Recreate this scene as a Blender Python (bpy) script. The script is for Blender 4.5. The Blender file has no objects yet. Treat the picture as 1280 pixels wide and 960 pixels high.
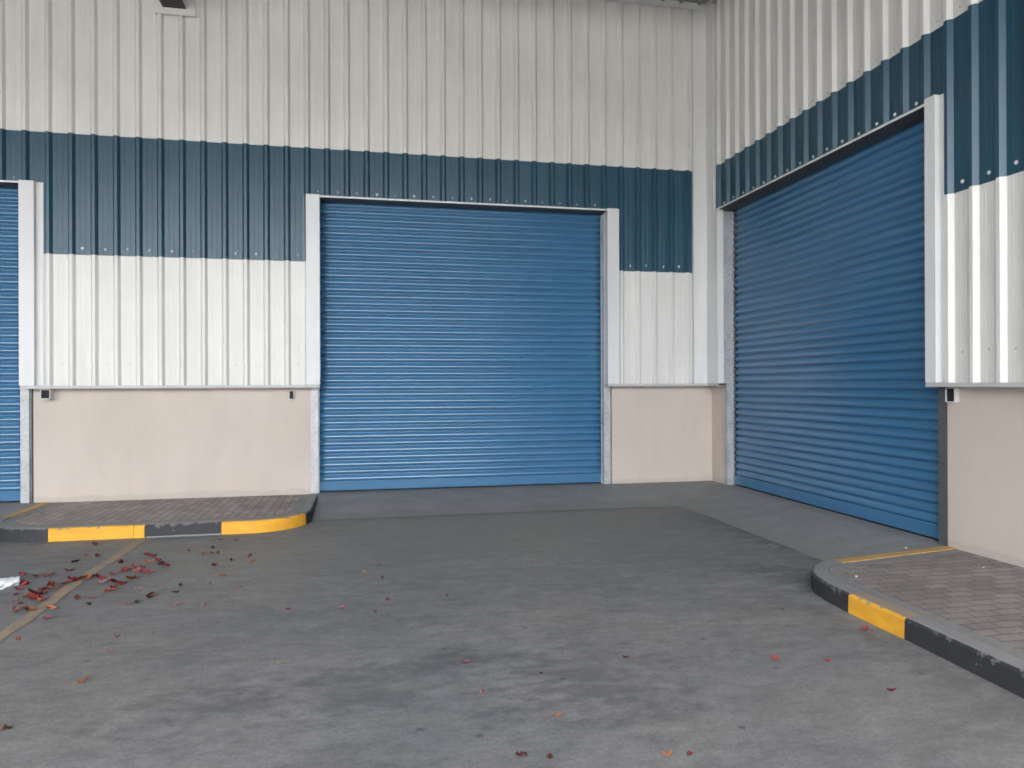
import bpy, bmesh, math, random
from mathutils import Vector, Matrix
random.seed(7)
S = bpy.context.scene
C = S.collection
R = math.radians

# ------------------------------------------------------------------ materials
class NT:
    """small helper round a material's node tree"""
    def __init__(s, name):
        s.m = bpy.data.materials.new(name); s.m.use_nodes = True
        s.t = s.m.node_tree; s.b = s.t.nodes['Principled BSDF']
    def n(s, typ, **k):
        nd = s.t.nodes.new(typ)
        for a, v in k.items(): setattr(nd, a, v)
        return nd
    def l(s, a, b): s.t.links.new(a, b)
    def pos(s, scale=(1, 1, 1), rot=(0, 0, 0)):
        g = s.n('ShaderNodeNewGeometry'); mp = s.n('ShaderNodeMapping')
        mp.inputs['Scale'].default_value = scale; mp.inputs['Rotation'].default_value = rot
        s.l(g.outputs['Position'], mp.inputs['Vector']); return mp.outputs['Vector']
    def noise(s, vec, scale, detail=4, rough=.55):
        nz = s.n('ShaderNodeTexNoise'); nz.inputs['Scale'].default_value = scale
        nz.inputs['Detail'].default_value = detail; nz.inputs['Roughness'].default_value = rough
        s.l(vec, nz.inputs['Vector']); return nz.outputs['Fac']
    def ramp(s, fac, stops):
        r = s.n('ShaderNodeValToRGB'); e = r.color_ramp.elements
        e[0].position = stops[0][0]; e[0].color = tuple(stops[0][1])+(1,)
        e[1].position = stops[-1][0]; e[1].color = tuple(stops[-1][1])+(1,)
        for p, c in stops[1:-1]:
            x = e.new(p); x.color = tuple(c)+(1,)
        s.l(fac, r.inputs['Fac']); return r.outputs['Color']
    def mix(s, a, b, fac, typ='MIX'):
        m = s.n('ShaderNodeMix', data_type='RGBA', blend_type=typ)
        for k, v in ((0, fac), (6, a), (7, b)):
            if hasattr(v, 'links') or hasattr(v, 'is_linked'): s.l(v, m.inputs[k])
            elif isinstance(v, (int, float)): m.inputs[k].default_value = v
            else: m.inputs[k].default_value = tuple(v)+(1,)
        return m.outputs[2]
    def math(s, op, a, b=None, clamp=False):
        m = s.n('ShaderNodeMath', operation=op, use_clamp=clamp)
        for i, v in enumerate((a, b)):
            if v is None: continue
            if isinstance(v, (int, float)): m.inputs[i].default_value = v
            else: s.l(v, m.inputs[i])
        return m.outputs[0]
    def bump(s, h, strength, dist):
        b = s.n('ShaderNodeBump'); b.inputs['Strength'].default_value = strength
        b.inputs['Distance'].default_value = dist
        s.l(h, b.inputs['Height']); s.l(b.outputs['Normal'], s.b.inputs['Normal']); return b
    def col(s, c):
        if hasattr(c, 'is_linked'): s.l(c, s.b.inputs['Base Color'])
        else: s.b.inputs['Base Color'].default_value = tuple(c)+(1,)
    def rough(s, r):
        if hasattr(r, 'is_linked'): s.l(r, s.b.inputs['Roughness'])
        else: s.b.inputs['Roughness'].default_value = r
    def metal(s, v): s.b.inputs['Metallic'].default_value = v
    def spec(s, v): s.b.inputs['Specular IOR Level'].default_value = v

def grey(v): return (v, v, v)

def paint(name, c, rough=.42, dirt=.10, streak=.10, spec=.4, stain=None):
    m = NT(name)
    n1 = m.noise(m.pos((1, 1, .12)), 5.0, 5)           # rain streaks
    n2 = m.noise(m.pos(), 1.3, 4)                      # broad dust
    n3 = m.noise(m.pos(), 38, 3)
    a = m.ramp(n1, [(.30, grey(1-streak)), (.62, grey(1))])
    b = m.ramp(n2, [(.32, grey(1-dirt)), (.66, grey(1))])
    d = m.ramp(n3, [(.3, grey(.97)), (.7, grey(1))])
    k = m.mix(m.mix(a, b, 1., 'MULTIPLY'), d, 1., 'MULTIPLY')
    out = m.mix(k, c, 1., 'MULTIPLY')
    if stain:
        for (p, r, sc) in stain:
            vd = m.n('ShaderNodeVectorMath', operation='DISTANCE')
            g = m.n('ShaderNodeNewGeometry'); m.l(g.outputs['Position'], vd.inputs[0])
            vd.inputs[1].default_value = p
            dd = m.math('ADD', m.math('MULTIPLY', vd.outputs['Value'], 1/r), m.math('MULTIPLY', m.noise(m.pos(), 9), .9))
            f = m.ramp(dd, [(.55, grey(.45)), (1.2 if False else 1., grey(0))])
            out = m.mix(out, sc, f)
    m.col(out); m.rough(m.math('ADD', m.math('MULTIPLY', n2, .2), rough-.1)); m.spec(spec)
    return m.m

M = {}
M['white'] = paint('cream_steel_paint', (.70, .685, .645), .40, .07, .07,
                   stain=[((0, -2.72, 5.62), .16, (.55, .36, .33))])
M['trim'] = paint('white_trim_paint', (.67, .67, .665), .38, .06, .06)
M['dull'] = paint('dull_flashing_paint', (.50, .49, .485), .45, .1, .1)
M['teal'] = paint('teal_steel_paint', (.021, .076, .116), .36, .12, .10, .5)
M['blue'] = None
def blue():
    m = NT('blue_shutter_paint')
    n2 = m.noise(m.pos((.35, .35, 6)), 2.2, 4)
    n3 = m.noise(m.pos(), 1.1, 3)
    c = m.ramp(n2, [(.3, (.038, .134, .252)), (.7, (.047, .155, .288))])
    c = m.mix(c, (.075, .17, .32), m.math('MULTIPLY', m.math('SUBTRACT', n3, .45, True), .7))
    m.col(c); m.rough(m.math('ADD', m.math('MULTIPLY', n3, .12), .15)); m.spec(.85)
    return m.m
M['blue'] = blue()
def plinth():
    m = NT('beige_render')
    n1 = m.noise(m.pos(), .8, 4); n2 = m.noise(m.pos((1, 1, .3)), 4, 5); n3 = m.noise(m.pos(), 120, 3)
    c = m.ramp(n1, [(.3, (.515, .445, .385)), (.7, (.55, .480, .422))])
    c = m.mix(c, m.ramp(n2, [(.28, grey(.93)), (.6, grey(1))]), 1., 'MULTIPLY')
    # splashed dust at the foot of the wall: dirt with an uneven upper edge
    g = m.n('ShaderNodeNewGeometry'); sx = m.n('ShaderNodeSeparateXYZ'); m.l(g.outputs['Position'], sx.inputs[0])
    hz = m.math('SUBTRACT', sx.outputs['Z'], m.math('MULTIPLY', m.noise(m.pos(), 7, 4), .10))
    f = m.ramp(hz, [(0., grey(.30)), (.03, grey(0))])
    c = m.mix(c, (.33, .30, .27), f)
    m.col(c); m.rough(.85); m.spec(.2); m.bump(n3, .25, .004)
    return m.m
M['plinth'] = plinth()
def galv():
    m = NT('galvanised_steel')
    v = m.n('ShaderNodeTexVoronoi'); v.inputs['Scale'].default_value = 55
    m.l(m.pos(), v.inputs['Vector'])
    n1 = m.noise(m.pos((1, 1, .5)), 9, 5)
    sp = m.n('ShaderNodeSeparateColor'); m.l(v.outputs['Color'], sp.inputs[0])
    k = m.math('ADD', m.math('MULTIPLY', sp.outputs[0], .25), m.math('MULTIPLY', n1, .75))
    m.col(m.ramp(k, [(.25, (.30, .31, .32)), (.5, (.40, .41, .42)), (.75, (.50, .51, .52))]))
    m.metal(.35); m.rough(.5)
    return m.m
M['galv'] = galv()
def flat(name, c, rough=.6, spec=.3, var=.15, metal=0):
    m = NT(name); n = m.noise(m.pos(), 14, 4)
    m.col(m.mix(m.ramp(n, [(.3, grey(1-var)), (.7, grey(1))]), c, 1., 'MULTIPLY'))
    m.rough(rough); m.spec(spec); m.metal(metal); return m.m
M['dark'] = flat('dark_bitumen_paint', (.022, .020, .019), .5)
M['shaded_steel'] = flat('shaded_grey_steel', (.085, .09, .095), .55)  # shade on header soffits and near right guide rail, put into the colour
M['rubber'] = flat('black_rubber', (.012, .012, .013), .8, .2)
M['soffit'] = flat('grey_soffit_sheet', (.30, .30, .29), .55)
M['core'] = flat('seal_slab', (.20, .19, .18), .9)
M['screw'] = flat('screw_zinc', (.62, .62, .62), .5, .3, .1, 0)
M['wscrew'] = flat('screw_cream', (.50, .49, .46), .4)
M['hollow'] = flat('hollow_shade', (.012, .013, .017), .7)
M['paper'] = flat('crumpled_paper', (.78, .80, .82), .8, .2, .12)
M['rawkerb'] = None

def asphalt():
    m = NT('worn_asphalt')
    fine = m.noise(m.pos(), 170, 3, .7)
    mid = m.noise(m.pos((1, 2.2, 1), (0, 0, R(28))), 3.4, 7, .62)
    mid2 = m.noise(m.pos((1, 1.6, 1), (0, 0, R(-18))), 9.5, 6, .65)
    big = m.noise(m.pos((1, 1, 1), (0, 0, R(20))), .55, 4, .5)
    c = m.ramp(mid, [(.26, (.132, .131, .131)), (.48, (.176, .174, .171)), (.74, (.222, .218, .213))])
    c = m.mix(c, m.ramp(mid2, [(.28, grey(.80)), (.5, grey(.98)), (.75, grey(1.10))]), 1., 'MULTIPLY')
    c = m.mix(c, m.ramp(big, [(.30, (.86, .88, .93)), (.62, (1.06, 1.04, 1.0))]), 1., 'MULTIPLY')
    c = m.mix(c, m.ramp(fine, [(.25, grey(.72)), (.5, grey(1.0)), (.78, grey(1.2))]), 1., 'MULTIPLY')
    drag = m.noise(m.pos((1, 4.5, 1), (0, 0, R(-35))), 11, 6, .7)     # sweeping and tyre drag marks
    c = m.mix(c, m.ramp(drag, [(.30, grey(.87)), (.5, grey(1.0)), (.72, grey(1.08))]), 1., 'MULTIPLY')
    grit = m.noise(m.pos(), 48, 5, .75)
    c = m.mix(c, m.ramp(grit, [(.30, grey(.80)), (.5, grey(1.0)), (.70, grey(1.18))]), 1., 'MULTIPLY')
    # dark oil drops
    v = m.n('ShaderNodeTexVoronoi'); v.inputs['Scale'].default_value = 2.6; v.inputs['Randomness'].default_value = 1
    m.l(m.pos((1, 1.5, 1), (0, 0, R(25))), v.inputs['Vector'])
    wob = m.math('ADD', v.outputs['Distance'], m.math('MULTIPLY', m.noise(m.pos(), 22, 4), .05))
    sp = m.ramp(wob, [(.060, grey(.62)), (.10, grey(0))])
    c = m.mix(c, (.050, .048, .047), sp)
    v2 = m.n('ShaderNodeTexVoronoi'); v2.inputs['Scale'].default_value = 6.5
    m.l(m.pos((1, 1.3, 1), (0, 0, R(-40))), v2.inputs['Vector'])
    wob2 = m.math('ADD', v2.outputs['Distance'], m.math('MULTIPLY', m.noise(m.pos(), 3.1, 3), .22))
    c = m.mix(c, (.070, .067, .065), m.ramp(wob2, [(.13, grey(.5)), (.18, grey(0))]))
    # tyre scuff patches in the foreground, oily and slightly blue
    for (p, rx, ry, an, amt) in (((-5.05, -6.1, 0), .8, .4, 14, .50), ((-6.05, -6.2, 0), .6, .25, 20, .42),
                                 ((-3.95, -6.3, 0), .6, .6, -20, .45), ((-1.13, -2.9, 0), .16, 1.3, 3, .42),
                                 ((-1.75, -1.75, 0), .6, .13, -45, .30), ((-1.62, -4.6, 0), .3, .5, 30, .6), ((-2.0, -7.0, 0), .35, 1.0, -10, .35),
                                 ((-1.95, -5.95, 0), .17, 1.0, 0, .30)):
        g = m.n('ShaderNodeNewGeometry'); mp = m.n('ShaderNodeMapping', vector_type='TEXTURE')
        mp.inputs['Location'].default_value = p; mp.inputs['Rotation'].default_value = (0, 0, R(an))
        mp.inputs['Scale'].default_value = (rx, ry, 1e6)
        m.l(g.outputs['Position'], mp.inputs['Vector'])
        ln = m.n('ShaderNodeVectorMath', operation='LENGTH'); m.l(mp.outputs['Vector'], ln.inputs[0])
        d = m.math('ADD', ln.outputs['Value'], m.math('ADD', m.math('MULTIPLY', m.math('SUBTRACT', mid, .5), 3.4), m.math('MULTIPLY', m.math('SUBTRACT', mid2, .5), 2.2)))
        f = m.ramp(d, [(.1, grey(amt)), (1.3, grey(0))])
        c = m.mix(c, (.085, .086, .090), f)
    # pale sandy dust tracked out of the sheds, also brightening weakly lit ground by colour
    for (p, rx, ry, amt) in (((-3.4, -1.5, 0), 3.0, 1.0, .72), ((-3.7, -2.5, 0), 2.6, 1.5, .5), ((-6.3, -3.0, 0), 1.4, 1.0, .35), ((-2.4, -6.9, 0), 1.0, .7, .22)):
        g = m.n('ShaderNodeNewGeometry'); mp = m.n('ShaderNodeMapping', vector_type='TEXTURE')
        mp.inputs['Location'].default_value = p; mp.inputs['Scale'].default_value = (rx, ry, 1e6)
        m.l(g.outputs['Position'], mp.inputs['Vector'])
        ln = m.n('ShaderNodeVectorMath', operation='LENGTH'); m.l(mp.outputs['Vector'], ln.inputs[0])
        d = m.math('ADD', ln.outputs['Value'], m.math('MULTIPLY', m.math('SUBTRACT', mid2, .5), 2.0))
        f = m.ramp(d, [(.2, grey(amt)), (1.3, grey(0))])
        c = m.mix(c, m.mix((.245, .228, .200), m.ramp(grit, [(.3, grey(.8)), (.7, grey(1.1))]), 1., 'MULTIPLY'), f)
    m.col(c); m.rough(m.math('ADD', m.math('MULTIPLY', mid, .2), .62)); m.spec(.3)
    m.bump(fine, .35, .004)
    return m.m
M['asphalt'] = asphalt()
def concrete(name, lo, hi, bump=.2):
    m = NT(name)
    n1 = m.noise(m.pos((1, 1.5, 1)), 2.2, 6, .6); n2 = m.noise(m.pos(), 26, 5, .6); n3 = m.noise(m.pos(), 150, 2)
    c = m.ramp(n1, [(.3, lo), (.7, hi)])
    c = m.mix(c, m.ramp(n2, [(.3, grey(.86)), (.6, grey(1.04))]), 1., 'MULTIPLY')
    m.col(c); m.rough(.72); m.spec(.3); m.bump(n3, bump, .003); return m.m
def apronmat():
    mm = concrete('smooth_concrete', (.190, .193, .193), (.248, .248, .246))
    t = mm.node_tree; m = NT.__new__(NT); m.m, m.t, m.b = mm, t, t.nodes['Principled BSDF']
    base = m.b.inputs['Base Color'].links[0].from_socket
    g = m.n('ShaderNodeNewGeometry'); sx = m.n('ShaderNodeSeparateXYZ'); m.l(g.outputs['Position'], sx.inputs[0])
    d = m.math('MINIMUM', m.math('MULTIPLY', sx.outputs['Y'], -1/1.20), m.math('MULTIPLY', sx.outputs['X'], -1/1.03))
    d = m.math('ADD', d, m.math('MULTIPLY', m.math('SUBTRACT', m.noise(m.pos(), 5, 6, .65), .5), .9))
    f = m.ramp(d, [(.60, grey(0)), (1.0, grey(.85))])          # sand and tyre dirt over the outer edge
    grit = m.noise(m.pos(), 48, 5, .75)
    m.col(m.mix(base, m.mix((.205, .195, .18), m.ramp(grit, [(.3, grey(.82)), (.7, grey(1.1))]), 1., 'MULTIPLY'), f))
    return mm
M['apron'] = apronmat()
M['mortar'] = concrete('pale_mortar', (.30, .30, .30), (.42, .42, .42), .3)
M['rawkerb'] = concrete('bare_kerb_concrete', (.17, .165, .16), (.25, .245, .235))

def kerbpaint(name, c, worn, amt, under=(.22, .21, .20)):
    """kerb paint, chipped along the edges and thin on the top face"""
    m = NT(name)
    n = m.noise(m.pos(), 16, 6, .65); n2 = m.noise(m.pos((1, 1, 3)), 5, 5)
    gp = m.n('ShaderNodeNewGeometry'); sp = m.n('ShaderNodeSeparateXYZ'); m.l(gp.outputs['Position'], sp.inputs[0])
    arris = m.ramp(m.math('ADD', sp.outputs['Z'], m.math('MULTIPLY', m.math('SUBTRACT', n, .5), .10)), [(-.034, grey(0)), (-.004, grey(1))]) if False else m.math('MULTIPLY', m.math('MAXIMUM', m.math('ADD', sp.outputs['Z'], .045), 0.), 4.)
    f = m.ramp(m.math('ADD', n, arris), [(.60+amt, grey(0)), (.66+amt, grey(1))])
    a = m.mix(m.mix(m.ramp(n2, [(.3, grey(.82)), (.65, grey(1))]), c, 1., 'MULTIPLY'), under, f)
    g = m.n('ShaderNodeNewGeometry'); sx = m.n('ShaderNodeSeparateXYZ'); m.l(g.outputs['Normal'], sx.inputs[0])
    top = m.ramp(sx.outputs['Z'], [(.75, grey(0)), (.93, grey(1))])
    b = m.mix(worn, m.ramp(n2, [(.3, grey(.85)), (.7, grey(1.05))]), 1., 'MULTIPLY')
    m.col(m.mix(a, b, top)); m.rough(.6); m.spec(.3); m.bump(n, .3, .004)
    return m.m
M['yellow'] = kerbpaint('yellow_kerb_paint', (.74, .37, .035), (.30, .235, .17), .085)
M['yellow_top'] = kerbpaint('yellow_kerb_paint_top', (.72, .37, .04), (.46, .29, .10), .06)
M['black'] = kerbpaint('black_kerb_paint', (.036, .037, .041), (.23, .225, .22), .045, (.135, .132, .13))

def pavers(name, rot, k):
    m = NT(name)
    br = m.n('ShaderNodeTexBrick'); br.offset = .5
    br.inputs['Scale'].default_value = 1
    br.inputs['Brick Width'].default_value = .2; br.inputs['Row Height'].default_value = .1
    br.inputs['Mortar Size'].default_value = .006; br.inputs['Mortar Smooth'].default_value = .3
    br.inputs['Color1'].default_value = (.205*k, .176*k, .163*k, 1); br.inputs['Color2'].default_value = (.27*k, .237*k, .221*k, 1)
    br.inputs['Mortar'].default_value = (.12*k, .109*k, .102*k, 1)
    m.l(m.pos((1, 1, 1), (0, 0, rot)), br.inputs['Vector'])
    n1 = m.noise(m.pos(), 2, 5); n2 = m.noise(m.pos(), 60, 4)
    c = m.mix(br.outputs['Color'], m.ramp(n1, [(.3, grey(.78)), (.7, grey(1.12))]), 1., 'MULTIPLY')
    c = m.mix(c, m.ramp(n2, [(.3, grey(.84)), (.7, grey(1.1))]), 1., 'MULTIPLY')
    m.col(c); m.rough(.8); m.spec(.25)
    h = m.math('ADD', m.math('MULTIPLY', br.outputs['Fac'], -1), m.math('MULTIPLY', n2, .25))
    m.bump(h, .6, .006); return m.m
M['pavers'] = pavers('pink_grey_pavers', 0, 1.05)
M['pavers_turned'] = pavers('pink_grey_pavers_turned', R(90), 1.35)
M['edge_pavers'] = concrete('grey_edging_pavers', (.18, .18, .18), (.235, .232, .228), .5)
def linepaint():
    m = NT('worn_line_paint')
    n = m.noise(m.pos(), 11, 7, .7); n2 = m.noise(m.pos(), 120, 3)
    k = m.math('ADD', m.math('MULTIPLY', n, .7), m.math('MULTIPLY', n2, .3))
    m.col(m.ramp(k, [(.36, (.17, .155, .14)), (.52, (.30, .225, .155)), (.70, (.42, .32, .22))]))
    m.rough(.7); m.spec(.25); return m.m
M['line'] = linepaint()
def petalmat(name, c):
    m = NT(name); n = m.noise(m.pos(), 60, 4)
    m.col(m.ramp(n, [(.3, tuple(x*.62 for x in c)), (.7, tuple(min(1, x*1.15) for x in c))]))
    m.rough(.7); m.spec(.2); return m.m
PET = {'c': (.42, .070, .085), 'r': (.42, .110, .080), 'o': (.47, .20, .09), 'p': (.45, .20, .20),
       'b': (.27, .105, .085), 'k': (.075, .070, .066), 't': (.27, .22, .12)}
for k, c in PET.items(): M['petal_'+k] = petalmat('petal_'+k, c)

# ------------------------------------------------------------------ geometry helpers
class MB:
    def __init__(s): s.v = []; s.f = []; s.mi = []; s.smooth = []
    def add(s, vs, fs, mi=0, smooth=False):
        o = len(s.v); s.v += [tuple(p) for p in vs]
        for f in fs:
            s.f.append([i+o for i in f]); s.mi.append(mi); s.smooth.append(smooth)
    def box(s, x0, x1, y0, y1, z0, z1, mi=0):
        x0, x1 = sorted((x0, x1)); y0, y1 = sorted((y0, y1)); z0, z1 = sorted((z0, z1))
        s.add([(x0, y0, z0), (x1, y0, z0), (x1, y1, z0), (x0, y1, z0), (x0, y0, z1), (x1, y0, z1), (x1, y1, z1), (x0, y1, z1)],
              [(0, 3, 2, 1), (4, 5, 6, 7), (0, 1, 5, 4), (1, 2, 6, 5), (2, 3, 7, 6), (3, 0, 4, 7)], mi)
    def prism(s, poly, z0, z1, T=lambda a, b, z: (a, b, z), smooth=False):
        """closed outline (a,b) extruded along the third axis"""
        n = len(poly)
        vs = [T(a, b, z0) for a, b in poly]+[T(a, b, z1) for a, b in poly]
        fs = [(i, (i+1) % n, n+(i+1) % n, n+i) for i in range(n)]
        s.add(vs, fs, 0, smooth)
        s.add(vs[:n], [tuple(range(n-1, -1, -1))]); s.add(vs[n:], [tuple(range(n))])
    def build(s, name, mats, parent=None, bevel=0, fix=True):
        me = bpy.data.meshes.new(name)
        o = bpy.data.objects.new(name, me); C.objects.link(o)
        off = Vector((0, 0, 0))
        if parent is not None:
            o.parent = parent; off = wloc(parent)
        me.from_pydata([tuple(Vector(p)-off) for p in s.v], [], s.f)
        for m in (mats if isinstance(mats, (list, tuple)) else [mats]): me.materials.append(m)
        for p, mi, sm in zip(me.polygons, s.mi, s.smooth): p.material_index = mi; p.use_smooth = sm
        if fix:
            bm = bmesh.new(); bm.from_mesh(me)
            bmesh.ops.recalc_face_normals(bm, faces=bm.faces); bm.to_mesh(me); bm.free()
        if bevel:
            md = o.modifiers.new('edge', 'BEVEL'); md.width = bevel; md.segments = 2; md.limit_method = 'ANGLE'; md.angle_limit = R(40)
        return o
def wloc(o):
    v = Vector((0, 0, 0))
    while o is not None: v += o.location; o = o.parent
    return v
def thing(name, label, cat, loc=(0, 0, 0), group=None):
    o = bpy.data.objects.new(name, None); C.objects.link(o); o.location = loc; o.empty_display_size = .2
    return tag(o, label, cat, group)
def tag(o, label=None, cat=None, group=None, kind=None):
    if label: o['label'] = label
    if cat: o['category'] = cat
    if group: o['group'] = group
    if kind: o['kind'] = kind
    return o

# ------------------------------------------------------------------ measurements (metres)
GZ = -.14                       # asphalt; door sills and pavements are at 0
zC, zB, zA, zD, zTop = 1.476, 3.188, 4.742, 4.070, 7.19
PITCH, CREST, WEB, DEP = .2655, .036, .028, .044
FARX, FARY = -26., -20.

BK = lambda a, b, z: (a, b, z)          # back wall: along x, outwards is -y
RT = lambda a, b, z: (b, a, z)          # right wall: along y, outwards is -x

def ribs(phase, s0, s1, inset):
    """front outline of the trapezoidal sheet between s0 and s1 (b < 0 is towards the yard)"""
    k0 = int(math.floor((s0-phase)/PITCH))-1; k1 = int(math.ceil((s1-phase)/PITCH))+1
    pts = []
    for k in range(k0, k1+1):
        c = phase+k*PITCH; h = CREST/2
        pts += [(c-h-WEB, 0), (c-h, -DEP), (c+h, -DEP), (c+h+WEB, 0)]
        q = c+PITCH/2                                     # shallow stiffeners in the pan
        for e in (-.032, .032):
            pts += [(q+e-.008, 0), (q+e-.003, -.0016), (q+e+.003, -.0016), (q+e+.008, 0)]
    def at(s):
        for (a, b), (c, d) in zip(pts, pts[1:]):
            if a <= s <= c: return b+(d-b)*(s-a)/max(c-a, 1e-9)
    out = [(s0, at(s0))]+[p for p in pts if s0+1e-4 < p[0] < s1-1e-4]+[(s1, at(s1))]
    return [(a, b-inset) for a, b in out]
def sheet(mb, T, phase, s0, s1, z0, z1, inset):
    fr = ribs(phase, s0, s1, inset)
    poly = fr+[(a, b+.003) for a, b in reversed(fr)]
    n = len(poly); vs = [T(a, b, z0) for a, b in poly]+[T(a, b, z1) for a, b in poly]
    mb.add(vs, [(i, (i+1) % n, n+(i+1) % n, n+i) for i in range(n)])
    m = len(fr)
    for zz, o in ((z0, 0), (z1, n)):                      # end caps as quads
        mb.add(vs[o:o+n], [(i, i+1, n-2-i, n-1-i) for i in range(m-1)])
PB, PR = -.355, -1.965

W = thing('warehouse', 'cream and teal ribbed steel warehouse with beige plinth and blue roller shutters', 'warehouse')

# doors: (wall, start, end)
DB = [('b', -13.75, -9.44), ('b', -5.80, -1.62)]
DR = ('r', -4.42, -.36)

# upper cladding
u = MB(); sheet(u, BK, PB, FARX, -.06, zA, zTop+.05, .008); UB = u.build('upper_cladding', M['white'], W)
u = MB(); sheet(u, RT, PR, FARY, -.06, zA, zTop+.05, .008); UR = u.build('upper_cladding', M['white'], W)
# teal band
t = MB()
for s0, s1, z0 in ((FARX, -13.9, zB), (-13.8995, -9.3503, zD+.005), (-9.35, -5.8703, zB), (-5.87, -1.5603, zD+.005), (-1.56, -.062, zB)):
    sheet(t, BK, PB, s0, s1, z0, zA+.06, .004)
TB = t.build('teal_cladding', M['teal'], W)
t = MB()
for s0, s1, z0 in ((FARY, -4.5603, zB), (-4.56, -.062, zD+.005)):
    sheet(t, RT, PR, s0, s1, z0, zA+.06, .004)
TR = t.build('teal_cladding', M['teal'], W)
# lower cladding
LB = []
for s0, s1 in ((FARX, -13.9), (-9.34, -5.93), (-1.50, -.062)):
    l = MB(); sheet(l, BK, PB, s0, s1, zC+.02, zB+.06, 0); LB.append(l.build('lower_cladding', M['white'], W))
l = MB(); sheet(l, RT, PR, FARY, -4.55, zC+.02, zB+.06, 0); LR = l.build('lower_cladding', M['white'], W)

# screws
def screw_mesh(name, r, mat):
    me = bpy.data.meshes.new(name); bm = bmesh.new()
    bmesh.ops.create_cone(bm, cap_ends=True, segments=14, radius1=r, radius2=r*.92, depth=.004, matrix=Matrix.Translation((0, 0, .002)))
    bmesh.ops.create_cone(bm, cap_ends=True, segments=6, radius1=r*.55, radius2=r*.50, depth=.008, matrix=Matrix.Translation((0, 0, .008)))
    bm.to_mesh(me); bm.free(); me.materials.append(mat); return me
SM = screw_mesh('screw', .0185, M['screw']); SW = screw_mesh('screw', .0095, M['wscrew'])
def screws(par, wall, phase, s0, s1, z, me, inset):
    k = math.ceil((s0-phase-PITCH/2)/PITCH)
    while phase+PITCH/2+k*PITCH < s1:
        s = phase+PITCH/2+k*PITCH; k += 1
        o = bpy.data.objects.new('screw', me); C.objects.link(o); o.parent = par
        s += random.uniform(-.012, .012); zz = z+random.uniform(-.008, .008)
        if wall == 'b':
            o.location = (s, -inset, zz); o.rotation_euler = (R(90), 0, random.random()*6)
        else:
            o.location = (-inset, s, zz); o.rotation_euler = (R(90), 0, R(-90))
screws(TB, 'b', PB, -9.30, -6.0, zB+.085, SM, .004)
screws(TB, 'b', PB, -5.90, -1.55, zD+.085, SM, .004)
screws(TB, 'b', PB, -1.42, -.1, zB+.085, SM, .004)
screws(TB, 'b', PB, -9.9, -9.40, zD+.085, SM, .004)
screws(TR, 'r', PR, -4.40, -.30, zD+.085, SM, .004)
screws(TR, 'r', PR, -6.3, -4.60, zB+.085, SM, .004)
for lo, a, b in ((LB[1], -9.25, -6.0), (LB[2], -1.4, -.1)): screws(lo, 'b', PB, a, b, zC+.30, SW, 0)
screws(LR, 'r', PR, -6.2, -4.62, zC+.30, SW, 0)
screws(UR, 'r', PR, -5.6, -1.0, zA+.06, SW, .008)

# backing slabs added behind the sheets, round the openings, to seal out light
def core(name, wall, rects, y0, y1, mat):
    for (s0, s1, z0, z1) in rects:
        c = MB()
        if wall == 'b': c.box(s0, s1, y0, y1, z0, z1)
        else: c.box(y0, y1, s0, s1, z0, z1)
        c.build(name, mat, W)
core('light_seal_wall', 'b', [(FARX, .35, zD+.30, zTop+.1)], .03, .42, M['core'])
core('light_seal_wall', 'r', [(FARY, .025, zD+.30, zTop+.1)], .03, .42, M['core'])
core('light_seal_wall', 'b', [(-9.30, -5.95, zC+.03, zD+.298), (-1.50, .35, zC+.03, zD+.298), (FARX, -13.9, zC+.03, zD+.298)], .03, .42, M['core'])
core('light_seal_wall', 'r', [(FARY, -4.56, zC+.03, zD+.298), (-.27, .025, zC+.03, zD+.298)], .03, .42, M['core'])
core('light_seal_wall', 'b', [(FARX, .72, -.2, zTop+.2)], .45, .60, M['core'])  # full-height slabs behind everything, added against light leaks
core('light_seal_wall', 'r', [(FARY, .449, -.2, zTop+.2)], .45, .60, M['core'])
# plinth walls
core('plinth', 'b', [(-9.345, -5.893, -.25, zC+.025), (-1.53, .1, -.25, zC+.025), (FARX, -13.85, -.25, zC+.025)], .10, .40, M['plinth'])
core('plinth', 'r', [(FARY, -4.432, -.25, zC+.025), (-.285, .399, -.25, zC+.025)], .10, .40, M['plinth'])

# drip flashing under the lower cladding
def flash(wall, s0, s1):
    f = MB()
    prof = [(-.060, zC+.026), (-.060, zC-.012), (.098, zC-.012), (.098, zC-.006), (-.055, zC-.006), (-.055, zC+.026)]
    if wall == 'b': vs = [(s, b, z) for s in (s0, s1) for b, z in prof]
    else: vs = [(b, s, z) for s in (s0, s1) for b, z in prof]
    n = 6
    f.add(vs, [(i, (i+1) % n, n+(i+1) % n, n+i) for i in range(n)]+[(0, 1, 4, 5), (1, 2, 3, 4), (6, 7, 10, 11), (7, 8, 9, 10)])
    f.build('drip_flashing', M['dull'], W)
flash('b', -9.43, -5.77); flash('b', -1.64, -.0); flash('b', FARX, -13.8)
flash('r', FARY, -4.39); flash('r', -.42, -.061)

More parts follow.
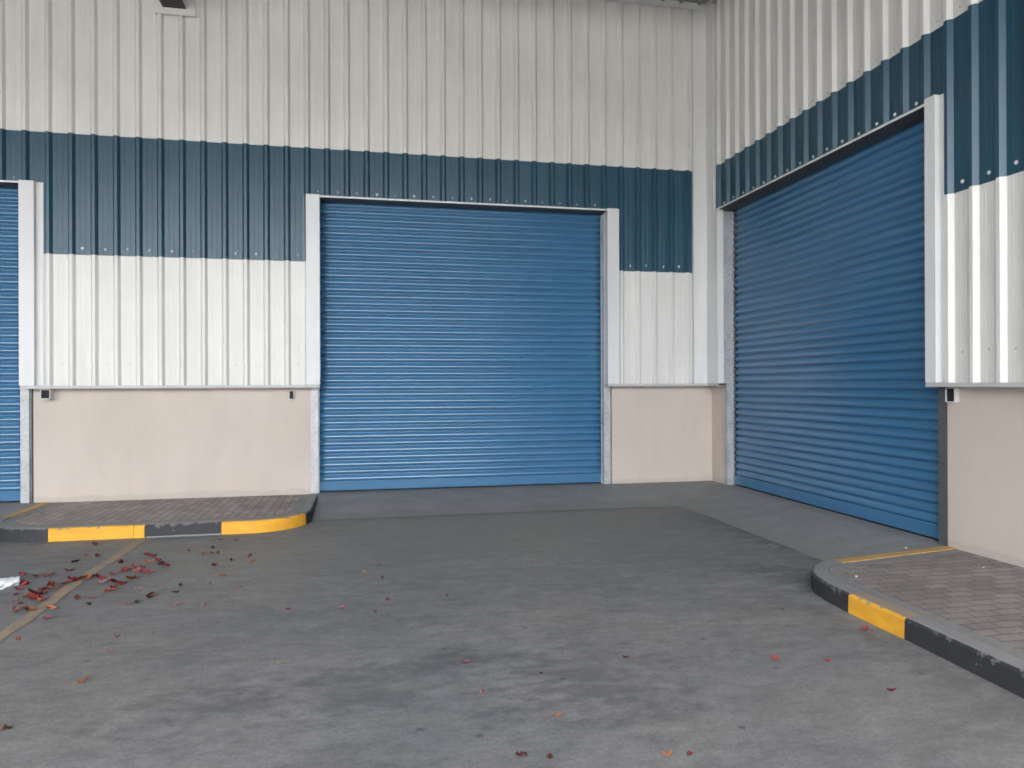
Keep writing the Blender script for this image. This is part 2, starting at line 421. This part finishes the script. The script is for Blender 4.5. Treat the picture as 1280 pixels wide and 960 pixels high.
# jamb trims: folded white steel, wrapped round the opening edge
def jamb(wall, s_open, s_out, flange, z0, z1, reveal=.098):
    """s_open is the opening side, s_out the outer edge of the face, flange lies on the sheet beyond"""
    j = MB(); d = -.074
    def bx(a0, a1, b0, b1, za, zb):
        if wall == 'b': j.box(a0, a1, b0, b1, za, zb)
        else: j.box(b0, b1, a0, a1, za, zb)
    sg = 1 if s_out > s_open else -1
    e = .0025
    bx(s_open, s_out, d, d+e, z0, z1)                                 # face
    bx(s_open, s_open+sg*e, d+e, reveal-.012, z0, z1-.001)            # return into the opening
    bx(s_out-sg*e, s_out, d+e, -.0125, z0, z1-.001)                   # outer return
    bx(s_out-sg*e, s_out+sg*flange, -.0125, -.0095, z0, z1-.001)      # flange on the sheet
    bx(s_open+sg*e, s_out-sg*e, d+e, -.006, z1-.003, z1-.0008)        # cap
    return j.build('door_jamb_trim', M['trim'], W)
zJ = zC+.028
jamb('b', -9.435, -9.262, .085, zJ, zD+.028); jamb('b', -13.75, -13.93, .06, zJ, zD+.028)
jamb('b', -5.765, -5.945, .03, zJ, zD+.028); jamb('b', -1.648, -1.468, .03, zJ, zD+.028)
jamb('r', -4.402, -4.525, .055, zJ, zD+.05); jamb('r', -.425, -.262, .03, zJ, zD+.012, .036)
# header trims
def header(wall, s0, s1):
    h = MB()
    def bx(a0, a1, b0, b1, za, zb):
        if wall == 'b': h.box(a0, a1, b0, b1, za, zb)
        else: h.box(b0, b1, a0, a1, za, zb)
    bx(s0, s1, -.066, -.063, zD-.006, zD+.018)
    bx(s0, s1, -.063, -.0105, zD+.015, zD+.018)
    ho = h.build('header_trim', M['trim'], W)
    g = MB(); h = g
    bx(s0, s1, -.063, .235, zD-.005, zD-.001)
    g.build('header_soffit', M['shaded_steel'], W)
header('b', -9.438+.0-4.3, -9.438); header('b', -5.762, -1.651); header('r', -4.399, -.428)

# corner trim and eaves trim
c = MB()
c.box(-.275, -.012, -.0625, -.0600, zJ, zTop); c.box(-.0625, -.0600, -.275, -.0625, zJ, zTop)
c.box(-.275, -.2725, -.0600, -.011, zJ, zTop); c.box(-.0600, -.011, -.275, -.2725, zJ, zTop)
c.build('corner_trim', M['trim'], W)
e = MB()
e.box(FARX, -.071, -.071, -.068, zTop-.012, zTop+.090); e.box(-.071, -.068, FARY, -.068, zTop-.012, zTop+.090)
e.build('eaves_trim', M['trim'], W)

# roller shutters
SP = .0988
def shutter(wall, s0, s1, label):
    me = MB(); n = 26
    rows = []; z = .135; k = 0
    while z < zD+.12:
        tilt = random.gauss(0, .0014); dep = .0185*random.uniform(.92, 1.08)
        for j in range(14):
            ph = j/14
            # rounded crest, tighter groove
            prof = 2*(math.sin(math.pi/2*ph/.4) if ph < .4 else math.cos(math.pi/2*(ph-.4)/.6)**.9)-1
            rows.append((z+ph*SP, -dep*prof+tilt*(ph-.5)*2))
        z += SP; k += 1
    ph1, ph2 = random.random()*6, random.random()*6
    vs = []; b0 = .205
    for (zz, dd) in rows:
        for i in range(n+1):
            s = s0+(s1-s0)*i/n
            w = .0016*math.sin(s*2.1+ph1+zz*.7)+.0012*math.sin(s*4.7+ph2+zz*2.3)
            b = b0+dd+w
            vs.append((s, b, zz) if wall == 'b' else (b, s, zz))
    fs = [(r*(n+1)+i, r*(n+1)+i+1, (r+1)*(n+1)+i+1, (r+1)*(n+1)+i) for r in range(len(rows)-1) for i in range(n)]
    me.add(vs, fs, 0, True)
    sh = me.build('roller_shutter', M['blue'], W, fix=False)
    flipcheck(sh, wall)
    md = sh.modifiers.new('sheet', 'SOLIDIFY'); md.thickness = .002; md.offset = -1
    tag(sh, label)
    r = MB(); a = (s0+.012, s1-.012)
    if wall == 'b': r.box(a[0], a[1], .185, .225, .016, .150)
    else: r.box(.185, .225, a[0], a[1], .016, .150)
    r.build('bottom_rail', M['blue'], sh, .004)
    g = MB()
    if wall == 'b': g.box(a[0], a[1], .192, .222, -.03, .0155)
    else: g.box(.192, .222, a[0], a[1], -.03, .0155)
    g.build('rubber_seal', M['rubber'], sh)
    # guide rails: galvanised angle with a face towards the yard and a lip along the curtain
    for (p, sg) in ((s0, 1), (s1, -1)):
        q = MB()
        def bx(a0, a1, b0, b1, za, zb):
            if wall == 'b': q.box(a0, a1, b0, b1, za, zb)
            else: q.box(b0, b1, a0, a1, za, zb)
        lip = p+sg*.028
        bx(p-sg*.075, lip, .086, .091, -.03, zD-.02)
        far = wall == 'r' and sg == -1
        bx(lip-sg*.005, lip, (.012 if far else .0912), (.0858 if far else .228), zC+.03 if far else -.03, zD-.021)
        bx(lip+sg*.0005, lip+sg*(.036 if far else .012), .176, .180, -.03, zD-.022)
        if far: bx(lip-sg*.005, lip, .0912, .228, -.03, zD-.021)
        bx(p-sg*.09, p-sg*.084, .101, .34, -.03, zD-.02)
        bx(p-sg*.084, p-sg*.03, .26, .32, -.03, zD-.02)
        gr = q.build('guide_rail', M['shaded_steel'] if (wall == 'r' and sg == 1) else M['galv'], sh)
        for zz in (.9, 2.0, 3.1):
            for t_ in (.03, .07):
                bm_ = MB()
                if wall == 'b': bm_.box(p+sg*.028, p+sg*.033, .091+t_, .103+t_, zz, zz+.014)
                else: bm_.box(.091+t_, .103+t_, p+sg*.028, p+sg*.033, zz, zz+.014)
                bm_.build('rivet', M['dark'], sh)
    return sh
def flipcheck(o, wall):
    want = Vector((0, -1, 0)) if wall == 'b' else Vector((-1, 0, 0))
    me = o.data
    if sum((p.normal.dot(want) for p in me.polygons)) < 0: me.flip_normals()
shutter('b', -13.80, -9.462, 'blue roller shutter cut off by the left edge')
shutter('b', -5.826, -1.632, 'blue roller shutter facing the yard, between two beige plinths')
shutter('r', -4.405, -.375, 'darker blue roller shutter in the right wall, seen at an angle')

# stubs of hollow section sticking out of the plinth just below the flashing
def stub(wall, s0, s1, z0, z1, d, t=.006):
    k = MB()
    def bx(m, a0, a1, b0, b1, za, zb):
        if wall == 'b': m.box(a0, a1, b0, b1, za, zb)
        else: m.box(b0, b1, a0, a1, za, zb)
    bx(k, s0, s1, .1-d, .0995, z0, z0+t); bx(k, s0, s1, .1-d, .0995, z1-t, z1)
    bx(k, s0, s0+t, .1-d, .0995, z0+t, z1-t); bx(k, s1-t, s1, .1-d, .0995, z0+t, z1-t)
    o = k.build('bracket_stub', M['trim'], W)
    q = MB(); bx(q, s0+t, s1-t, .1-d+.012, .0995, z0+t, z1-t); q.build('stub_shade', M['hollow'], o)  # near-black block inside stands for the shaded hollow
stub('b', -9.205, -9.095, 1.335, 1.455, .145); stub('b', -6.185, -6.120, 1.305, 1.425, .05); stub('r', -4.605, -4.500, 1.325, 1.455, .05)

# unseen wing added across the yard to shade the right wall
wg = MB(); wg.box(FARX-.5, -19.5, FARY, -.10, -.2, zTop+.05); wg.build('added_shade_wing', M['white'], W)

# ---- canopy over the loading yard
CY = -12.3
k = MB()
k.box(FARX, .3, CY, .45, zTop+.095, zTop+.16)
x = FARX
while x < 0: k.box(x, x+.05, CY, -.08, zTop+.055, zTop+.0945); x += .30
k.build('canopy_deck', M['soffit'], W)
def ibeam(m, xc, y0, y1, zb, h, w):
    m.box(xc-w/2, xc+w/2, y0, y1, zb, zb+.016); m.box(xc-w/2, xc+w/2, y0, y1, zb+h-.016, zb+h)
    m.box(xc-.006, xc+.006, y0, y1, zb+.016, zb+h-.016)
for xc in (-7.60, -15.2, -22.8):
    b = MB(); ibeam(b, xc, CY, -.013, 6.455, .655, .285); b.build('canopy_beam', M['dark'], W)
    p_ = MB(); p_.box(xc-.235, xc+.255, -.062, -.0595, 6.37, 7.16)
    p_.box(xc-.235, xc-.2325, -.0595, -.010, 6.37, 7.16); p_.box(xc+.2525, xc+.255, -.0595, -.010, 6.37, 7.16)
    p_.build('beam_flashing', M['white'], W)
for (a, b, c_, d_) in ((-19.4, -15.36, -2.26, -2.14), (-15.04, -7.76, -2.26, -2.14), (-7.44, -.1, -2.26, -2.14), (-2.30, -2.18, CY, -2.32)):  # unseen lengthwise beams, added to shade the tops of the walls
    b_ = MB(); b_.box(a, b, c_, d_, 6.735, 7.12); b_.box(a-.001, b+.001, c_-.05, d_+.05, 6.72, 6.735); b_.build('canopy_beam', M['dark'], W)
f = MB(); f.box(FARX, .3, CY-.12, CY-.003, 6.62, 7.45); f.build('canopy_fascia', M['trim'], W)

# ------------------------------------------------------------------ ground, aprons, pavements
g = MB(); g.box(-250, 250, -250, 60, GZ-.3, GZ); tag(g.build('ground', M['asphalt']), kind='structure')

EY, EX, RISE = -1.20, -1.03, .0
def az(x, y):
    d = max(0, min(-y/-EY, -x/-EX)); d = min(1, d)
    return -.002+(GZ+.006+.002)*(d if d > .06 else d*.6+.0)
def grid(mb, xs, yfun, m):
    n = len(xs)
    for i in range(n):
        for j in range(m+1):
            y = yfun(xs[i], j/m); mb.v.append((xs[i], y, az(xs[i], y)))
    o = len(mb.v)-n*(m+1)
    for i in range(n-1):
        for j in range(m):
            a = o+i*(m+1)+j; mb.f.append([a, a+1, a+m+2, a+m+1]); mb.mi.append(0); mb.smooth.append(False)
def lin(a, b, n): return [a+(b-a)*i/n for i in range(n+1)]
ap = MB()
grid(ap, lin(-5.84, EX, 40)+lin(EX, .3, 27)[1:], lambda x, t: .3+(EY-.3)*t, 34)
grid(ap, lin(EX, .3, 27), lambda x, t: EY+((-4.53+(x+.1)*.165)-EY)*t, 40)
rr = .75; fan = [(EX, EY)]+[(EX-rr+rr*math.cos(R(t*7.5)), EY-rr+rr*math.sin(R(t*7.5))) for t in range(13)]
ap.add([(a, b, az(a, b)) for a, b in fan], [(0, i, i+1) for i in range(1, 13)])       # rounded inner corner
tag(ap.build('concrete_apron', M['apron']), kind='structure')
ap = MB(); grid(ap, lin(-13.9, -9.22, 10), lambda x, t: .3+(EY-.3)*t, 20)
tag(ap.build('concrete_apron', M['apron']), kind='structure')

def arc(cx, cy, rx, ry, a0, a1, n):
    return [(cx+rx*math.cos(R(a0+(a1-a0)*i/n)), cy+ry*math.sin(R(a0+(a1-a0)*i/n))) for i in range(n+1)]
def dens(pts, step=.06):
    out = [pts[0]]
    for a, b in zip(pts, pts[1:]):
        L = math.dist(a, b); n = max(1, int(L/step))
        out += [(a[0]+(b[0]-a[0])*i/n, a[1]+(b[1]-a[1])*i/n) for i in range(1, n+1)]
    return out
def normals(pts):
    ns = []
    for i in range(len(pts)):
        a = Vector(pts[max(0, i-1)]); b = Vector(pts[min(len(pts)-1, i+1)]); d = (b-a).normalized()
        ns.append(Vector((-d.y, d.x)))      # left of the walking direction = inside
    return ns
KW = .135
def stone(par, pts, ns, mat, label, skew):
    prof = [(0.0, GZ-.10), (.006, -.022), (.020, -.004), (.030, 0), (KW-.006, 0), (KW, -.004), (KW, GZ-.10)]
    m = MB(); n = len(pts); q = len(prof)
    for (p, nn) in zip(pts, ns):
        for (o, z) in prof: m.v.append((p[0]+nn.x*o, p[1]+nn.y*o, z+skew(p)))
    for i in range(n-1):
        for j in range(q-1):
            m.f.append([i*q+j, i*q+j+1, (i+1)*q+j+1, (i+1)*q+j]); m.mi.append(0); m.smooth.append(False)
    for b in (0, (n-1)*q): m.f.append([b+j for j in range(q)]); m.mi.append(0); m.smooth.append(False)
    o = m.build('kerb_stone', mat, par); tag(o, label); return o
def kerb(par, path, cuts, joints=.004):
    """path runs with the pavement on its left; cuts = [(length at which the stone ends, material, label)]"""
    pts = dens(path); ns = normals(pts)
    acc = [0]
    for a, b in zip(pts, pts[1:]): acc.append(acc[-1]+math.dist(a, b))
    def at(L):
        for i in range(len(acc)-1):
            if acc[i] <= L <= acc[i+1]+1e-6:
                f = (L-acc[i])/(acc[i+1]-acc[i]); a, b = Vector(pts[i]), Vector(pts[i+1])
                p = a+(b-a)*f; return (p.x, p.y), (ns[i]*(1-f)+ns[i+1]*f).normalized()
        return pts[-1], ns[-1]
    s = 0
    for (e, mat, label) in cuts:
        e = min(e, acc[-1]); L0, L1 = s+joints/2, e-joints/2
        inner = [L for L in acc if L0+.005 < L < L1-.005]
        pn = [at(L) for L in [L0]+inner+[L1]]
        dz = random.uniform(-.0015, .0015)
        stone(par, [p for p, _ in pn], [n for _, n in pn], M[mat], label, lambda p: dz)
        s = e
    return pts, ns, acc
def cutlen(path, pred):
    pts = dens(path, .01); L = 0
    for a, b in zip(pts, pts[1:]):
        if pred(b): return L
        L += math.dist(a, b)
    return L
Y, K = 'yellow', 'black'
# left island (pavement lies on the left when walking from the left door round to the main door)
LP = [(-9.27, .08), (-9.27, -1.02)]+arc(-8.47, -1.02, .80, .77, 180, 270, 14)[1:]+[(-6.42, -1.80)]+arc(-6.42, -1.16, .63, .64, 270, 360, 14)[1:]+[(-5.785, .08)]
KL = thing('kerb', 'black and yellow kerb round the left paved strip with leaves in front', 'kerb', (-7.5, -.9, 0))
cl = lambda f: cutlen(LP, f)
c0 = cl(lambda p: p[1] < -.97); c1 = cl(lambda p: p[0] > -8.43 and p[1] < -1); c1b = cl(lambda p: p[0] > -7.60)
c2 = cl(lambda p: p[0] > -7.485); c3 = cl(lambda p: p[0] > -6.705); c4 = cl(lambda p: p[0] > -5.84 and p[1] > -1.45)
yl, kl = 'yellow painted kerb stone', 'black painted kerb stone'
ptsL, nsL, accL = kerb(KL, LP, [(c0, 'yellow_top', 'yellow topped kerb stone at the shutter side'), (c1, K, kl), (c1b, Y, yl), (c2, Y, yl), (c3, K, kl), (c4, Y, 'curved yellow painted kerb stone'), (c4+.7, K, kl), (99, K, kl)])
mo = MB(); xs = [-7.47+i*.011 for i in range(70)]
mo.add([(x, -1.797, GZ+.001) for x in xs]+[(x, -1.812-.012*abs(math.sin(x*23))-.008*math.sin(x*61)**2, GZ+.0035) for x in xs]+[(x, -1.799, GZ+.014) for x in xs],
       [(i, i+1, 71+i, 70+i) for i in range(69)]+[(70+i, 71+i, 141+i, 140+i) for i in range(69)])
mo.build('mortar_fillet', M['mortar'], KL)
# right island, walked the other way round so that the pavement is on the left: from the shutter out and towards the camera
RP = [(.16, -4.418), (-1.27, -4.670)]+[(-1.42, -4.735), (-1.545, -4.835), (-1.645, -4.965), (-1.715, -5.12), (-1.755, -5.33), (-1.772, -5.60), (-1.768, -6.13), (-1.80, -7.05), (-1.84, -8.2), (-1.84, -19)]
KR = thing('kerb', 'black and yellow kerb curving round the paved corner by the right shutter', 'kerb', (-1.4, -5.5, 0))
cr = lambda f: cutlen(RP, f)
r0 = cr(lambda p: p[0] < -1.27); r1 = cr(lambda p: p[1] < -5.585); r2 = cr(lambda p: p[1] < -6.125)
cuts = [(r0, 'yellow_top', 'yellow topped kerb stone at the shutter side'), (r1, K, 'curved black painted kerb stone'), (r2, Y, 'yellow painted kerb stone'), (r2+1.0, K, kl)]
q = r2+1.0; i = 0
while q < 13: cuts.append((q+1.0, Y if i % 2 == 0 else K, yl if i % 2 == 0 else kl)); q += 1.0; i += 1
cuts.append((99, K, kl))
ptsR, nsR, accR = kerb(KR, RP, cuts)

def inset(pts, ns, o): return [(p[0]+n.x*o, p[1]+n.y*o) for p, n in zip(pts, ns)]
def pave(pts, ns, close, mat):
    inn = inset(pts, ns, KW+.003); mid = inset(pts, ns, KW+.105)
    m = MB(); n = len(inn); z = -.006
    m.v += [(a, b, z) for a, b in inn]+[(a, b, z) for a, b in mid]
    for i in range(n-1):
        if math.dist(mid[i], mid[i+1]) < 1e-5: continue
        m.f.append([i, i+1, n+i+1, n+i]); m.mi.append(1); m.smooth.append(False)
    poly = [p for i, p in enumerate(mid) if i == 0 or math.dist(p, mid[i-1]) > 1e-4]+close
    o = len(m.v); m.v += [(a, b, z) for a, b in poly]
    m.f.append([o+i for i in range(len(poly))]); m.mi.append(0); m.smooth.append(False)
    ob = m.build('pavement', [mat, M['edge_pavers']])
    for p in ob.data.polygons:
        if p.normal.z < 0: p.flip()
    tag(ob, kind='structure')
pave(ptsL, nsL, [], M['pavers_turned'])
pave(ptsR, nsR, [(.2, -19)], M['pavers'])

# worn bay line on the asphalt
m = MB(); z = GZ+.004
L0, L1 = [], []
for i in range(0, 61):
    y = -1.83-i*.12; w = .048+.006*math.sin(i*1.7); xc = -7.50+.012*math.sin(i*.35)+.02*(i/60)
    L0.append((xc-w, y, z)); L1.append((xc+w, y, z))
m.add(L0+L1, [(i, i+1, 62+i, 61+i) for i in range(60)])
ln = m.build('bay_line', M['line']); tag(ln, kind='structure')

# ------------------------------------------------------------------ litter
def petal_mesh(name, mat, seed):
    rnd = random.Random(seed); me = bpy.data.meshes.new(name); bm = bmesh.new()
    n = 9; L = .030; Wd = .017*rnd.uniform(.8, 1.25); rows = []
    for i in range(n+1):
        t = i/n; w = Wd*math.sin(math.pi*t**.8)**.75+.0006; xx = (t-.5)*2*L
        lift = .005*rnd.uniform(.3, 1.6)*(2*t-1)**2+.0025*math.sin(5*t+seed)
        row = []
        for j in range(5):
            u_ = (j-2)/2
            row.append(bm.verts.new((xx, u_*w, .004+lift+.005*u_*u_+rnd.uniform(-.0012, .0012))))
        rows.append(row)
    for i in range(n):
        for j in range(4): bm.faces.new((rows[i][j], rows[i+1][j], rows[i+1][j+1], rows[i][j+1])).smooth = True
    lo = min(v.co.z for v in bm.verts)
    for v in bm.verts: v.co.z -= lo-.0015
    r = bmesh.ops.solidify(bm, geom=bm.faces[:], thickness=.0012)
    bm.to_mesh(me); bm.free(); me.materials.append(mat); return me
PM = {k: [petal_mesh('petal_'+k, M['petal_'+k], 10*i+s) for s in range(3)] for i, k in enumerate(PET)}
NAME = {'c': 'crimson', 'r': 'brick red', 'o': 'orange', 'p': 'faded pink', 'b': 'dark brown', 'k': 'blackened', 't': 'tan'}
GROUPS = [
  [(-8.06,-3.21,'c'),(-7.91,-3.29,'b'),(-7.83,-3.28,'b'),(-7.72,-3.15,'b'),(-7.78,-2.85,'b'),(-7.79,-2.55,'r'),(-7.67,-2.62,'b'),(-7.88,-2.07,'b'),(-7.89,-3.57,'c'),(-7.87,-3.71,'c'),(-7.83,-3.86,'b'),(-7.77,-4.03,'p'),(-7.74,-3.94,'o'),(-7.71,-3.93,'o'),(-7.64,-3.98,'c'),(-7.66,-3.89,'c'),(-7.63,-4.02,'c'),(-7.58,-4.09,'o'),(-7.70,-3.75,'c'),(-7.56,-4.07,'c'),(-7.67,-3.66,'r'),(-7.62,-3.72,'o'),(-7.60,-3.67,'p'),(-7.56,-3.57,'c'),(-7.54,-3.54,'c'),(-7.51,-3.47,'b'),(-7.45,-3.47,'o'),(-7.42,-3.43,'b'),(-7.35,-3.49,'c'),(-7.27,-3.61,'p'),(-7.15,-3.89,'r'),(-7.17,-3.92,'o'),(-7.13,-3.85,'c'),(-7.21,-3.62,'b'),(-7.13,-3.70,'c'),(-7.37,-2.93,'c'),(-7.23,-3.26,'c'),(-7.29,-3.35,'b'),(-7.32,-4.06,'b'),(-7.18,-4.24,'p'),(-7.21,-4.08,'b'),(-7.40,-4.31,'o'),(-7.56,-4.29,'r'),(-7.59,-4.28,'b'),(-7.64,-4.30,'p'),(-7.33,-4.55,'c'),(-6.90,-4.29,'p'),(-7.21,-2.67,'c'),(-7.15,-2.73,'c'),(-7.10,-3.01,'o'),(-7.05,-2.93,'c'),(-6.92,-3.16,'c'),(-6.99,-3.38,'p'),(-7.04,-3.36,'c'),(-7.12,-3.29,'r'),(-7.23,-3.28,'c'),(-7.20,-3.13,'b'),(-7.09,-3.57,'o'),(-7.05,-3.54,'b'),(-7.12,-3.72,'c'),(-6.78,-4.12,'b'),(-7.68,-3.73,'b'),(-7.58,-3.60,'b'),(-7.53,-3.49,'c'),(-7.49,-3.45,'r'),(-7.66,-3.99,'c'),(-7.71,-3.86,'b'),(-7.69,-3.58,'b'),(-7.11,-3.19,'b'),(-7.21,-3.20,'b'),(-7.15,-3.73,'b'),(-7.64,-3.85,'b'),(-7.69,-4.11,'p'),(-7.53,-4.32,'o'),(-6.99,-3.07,'b')],
  [(-6.84,-4.28,'k'),(-6.62,-4.06,'r'),(-6.63,-3.85,'k'),(-6.52,-4.40,'p'),(-6.33,-4.45,'p'),(-6.69,-2.75,'o'),(-6.62,-2.72,'r'),(-6.66,-2.48,'r'),(-6.57,-2.74,'o'),(-6.49,-3.25,'c'),(-6.38,-3.06,'k'),(-6.24,-2.92,'r'),(-6.18,-3.18,'o'),(-6.36,-3.60,'r'),(-6.41,-3.83,'t'),(-6.16,-4.00,'p'),(-6.87,-2.55,'b'),(-6.65,-2.11,'b'),(-6.49,-2.14,'b'),(-6.94,-3.89,'p'),(-6.90,-4.30,'p')],
  [(-6.73,-5.04,'c'),(-6.52,-5.02,'t'),(-6.68,-5.30,'p'),(-6.67,-5.78,'o'),(-7.34,-4.96,'c'),(-6.83,-6.28,'o'),(-6.81,-6.28,'k'),(-5.70,-4.69,'c'),(-5.65,-5.71,'t')],
  [(-5.16,-3.76,'o'),(-5.03,-3.53,'t'),(-5.01,-3.98,'p'),(-4.98,-4.59,'r'),(-5.32,-4.72,'p'),(-5.08,-4.88,'t'),(-4.53,-4.60,'b'),(-4.57,-5.93,'p'),(-4.54,-6.35,'p')],
  [(-4.21,-6.69,'o'),(-4.35,-7.07,'o'),(-4.47,-7.03,'p'),(-3.84,-7.16,'o'),(-3.74,-7.17,'r'),(-4.17,-6.17,'k'),(-3.62,-6.06,'b')],
  [(-2.76,-6.26,'c'),(-2.47,-6.35,'c'),(-2.18,-5.42,'k'),(-1.91,-5.94,'c'),(-2.40,-6.78,'c')],
]
WHERE = [('petal lying in the drift around the worn yellow bay line', 'petals in the drift by the bay line'),
         ('petal scattered between the drift and the curved end of the left kerb', 'petals near the end of the left kerb'),
         ('petal lying on bare asphalt in the left foreground', 'petals in the left foreground'),
         ('petal lying on open asphalt in the middle of the yard', 'petals in the middle of the yard'),
         ('petal near the bottom edge of the photo in the middle', 'petals at the bottom edge'),
         (None, None)]
SOLO = ['crimson petal alone on grey asphalt, the farthest left of those before the right kerb',
        'crimson petal on asphalt between the lone left one and the right kerb',
        'blackened petal lying left of the rounded tip of the right kerb',
        'crimson petal lying close in front of the yellow kerb stone on the right',
        'crimson petal nearest the camera before the black stretch of the right kerb']
rp = random.Random(3)
for gi, (lst, (txt, grp)) in enumerate(zip(GROUPS, WHERE)):
    cnt = {}
    for (_, _, c_) in lst: cnt[c_] = cnt.get(c_, 0)+1
    for i, (x, y, c_) in enumerate(lst):
        o = bpy.data.objects.new('fallen_petal', rp.choice(PM[c_])); C.objects.link(o)
        o.location = (x, y, GZ+(.0052 if abs(x+7.49) < .12 else .001)); o.rotation_euler = (rp.uniform(-.12, .12), rp.uniform(-.12, .12), rp.uniform(0, 6.28))
        s_ = rp.uniform(.85, 1.35); s_ *= (.7 if c_ in 'kt' else 1)*(1.2, 1.0, .74, .74, .68, .72)[gi]
        o.scale = (s_, s_*rp.uniform(.8, 1.1), s_*rp.uniform(.8, 1.5)*(1.6 if gi > 1 else 1.3))
        if txt: tag(o, 'dry %s %s' % (NAME[c_], txt), 'petal', grp)
        else: tag(o, SOLO[i], 'petal')

def crumple(name, loc, sx, sy, sz, label, cat, seed, sub=3):
    rnd = random.Random(seed); bm = bmesh.new()
    bmesh.ops.create_icosphere(bm, subdivisions=sub, radius=1)
    for v in bm.verts:
        k_ = 1+rnd.uniform(-.28, .22); v.co = Vector((v.co.x*sx*k_, v.co.y*sy*k_, max(-.4, v.co.z*k_)*sz))
    lo = min(v.co.z for v in bm.verts)
    for v in bm.verts: v.co.z -= lo
    me = bpy.data.meshes.new(name); bm.to_mesh(me); bm.free(); me.materials.append(M['paper'])
    o = bpy.data.objects.new(name, me); C.objects.link(o); o.location = loc; o.rotation_euler = (0, 0, seed)
    return tag(o, label, cat)
crumple('crumpled_paper', (-8.06, -3.57, GZ+.0005), .15, .09, .045, 'crumpled white paper on the asphalt at the left edge beside the petals', 'paper', 1)
crumple('paper_scrap', (-1.407, -5.199, -.0055), .012, .010, .006, 'tiny white scrap on the pavers near the rounded kerb tip', 'litter', 2, 2)
crumple('paper_scrap', (-.343, -4.47, .001), .011, .009, .006, 'tiny white scrap on the yellow topped kerb stone by the right shutter', 'litter', 3, 2)
crumple('paper_scrap', (-.224, -5.182, -.0055), .010, .008, .005, 'tiny white scrap on the pavers at the foot of the right plinth', 'litter', 4, 2)

# ------------------------------------------------------------------ light, sky, camera
w = bpy.data.worlds.new('World'); S.world = w; w.use_nodes = True
nt = w.node_tree; bg = nt.nodes['Background']
sky = nt.nodes.new('ShaderNodeTexSky'); sky.sky_type = 'NISHITA'; sky.sun_disc = False
EL, AZ = 55, 75                                  # sun elevation; direction the light comes from, degrees from +x counter-clockwise
sky.sun_elevation = R(EL); sky.sun_rotation = R(90-AZ); sky.dust_density = 6; sky.air_density = .9
hz = nt.nodes.new('ShaderNodeHueSaturation'); hz.inputs['Saturation'].default_value = .20      # milky overcast
nt.links.new(sky.outputs['Color'], hz.inputs['Color']); nt.links.new(hz.outputs['Color'], bg.inputs['Color']); bg.inputs['Strength'].default_value = .15
sl = bpy.data.lights.new('sun', 'SUN'); sl.energy = .5; sl.angle = R(12); sl.color = (1, .95, .88)
so = bpy.data.objects.new('sun', sl); C.objects.link(so)
d = Vector((math.cos(R(AZ))*math.cos(R(EL)), math.sin(R(AZ))*math.cos(R(EL)), math.sin(R(EL))))
so.rotation_euler = d.to_track_quat('Z', 'Y').to_euler(); so.location = (-5, -30, 30)

cd = bpy.data.cameras.new('camera'); co = bpy.data.objects.new('camera', cd); C.objects.link(co)
cd.sensor_width = 36; cd.lens = 888.18/1280*36; cd.clip_end = 1000; cd.clip_start = .05
yaw, pit, rol = .20, .00044, .00337
co.location = (-5.125, -10.083, 1.5)
co.rotation_euler = (Matrix.Rotation(-yaw, 4, 'Z') @ Matrix.Rotation(math.pi/2+pit, 4, 'X') @ Matrix.Rotation(-rol, 4, 'Z')).to_euler()
S.camera = co
S.view_settings.view_transform = 'Standard'; S.view_settings.look = 'None'; S.view_settings.exposure = 4.5; S.view_settings.gamma = 1
S.render.filter_size = 1.9
S.cycles.filter_width = 1.7
S.cycles.max_bounces = 10; S.cycles.diffuse_bounces = 6
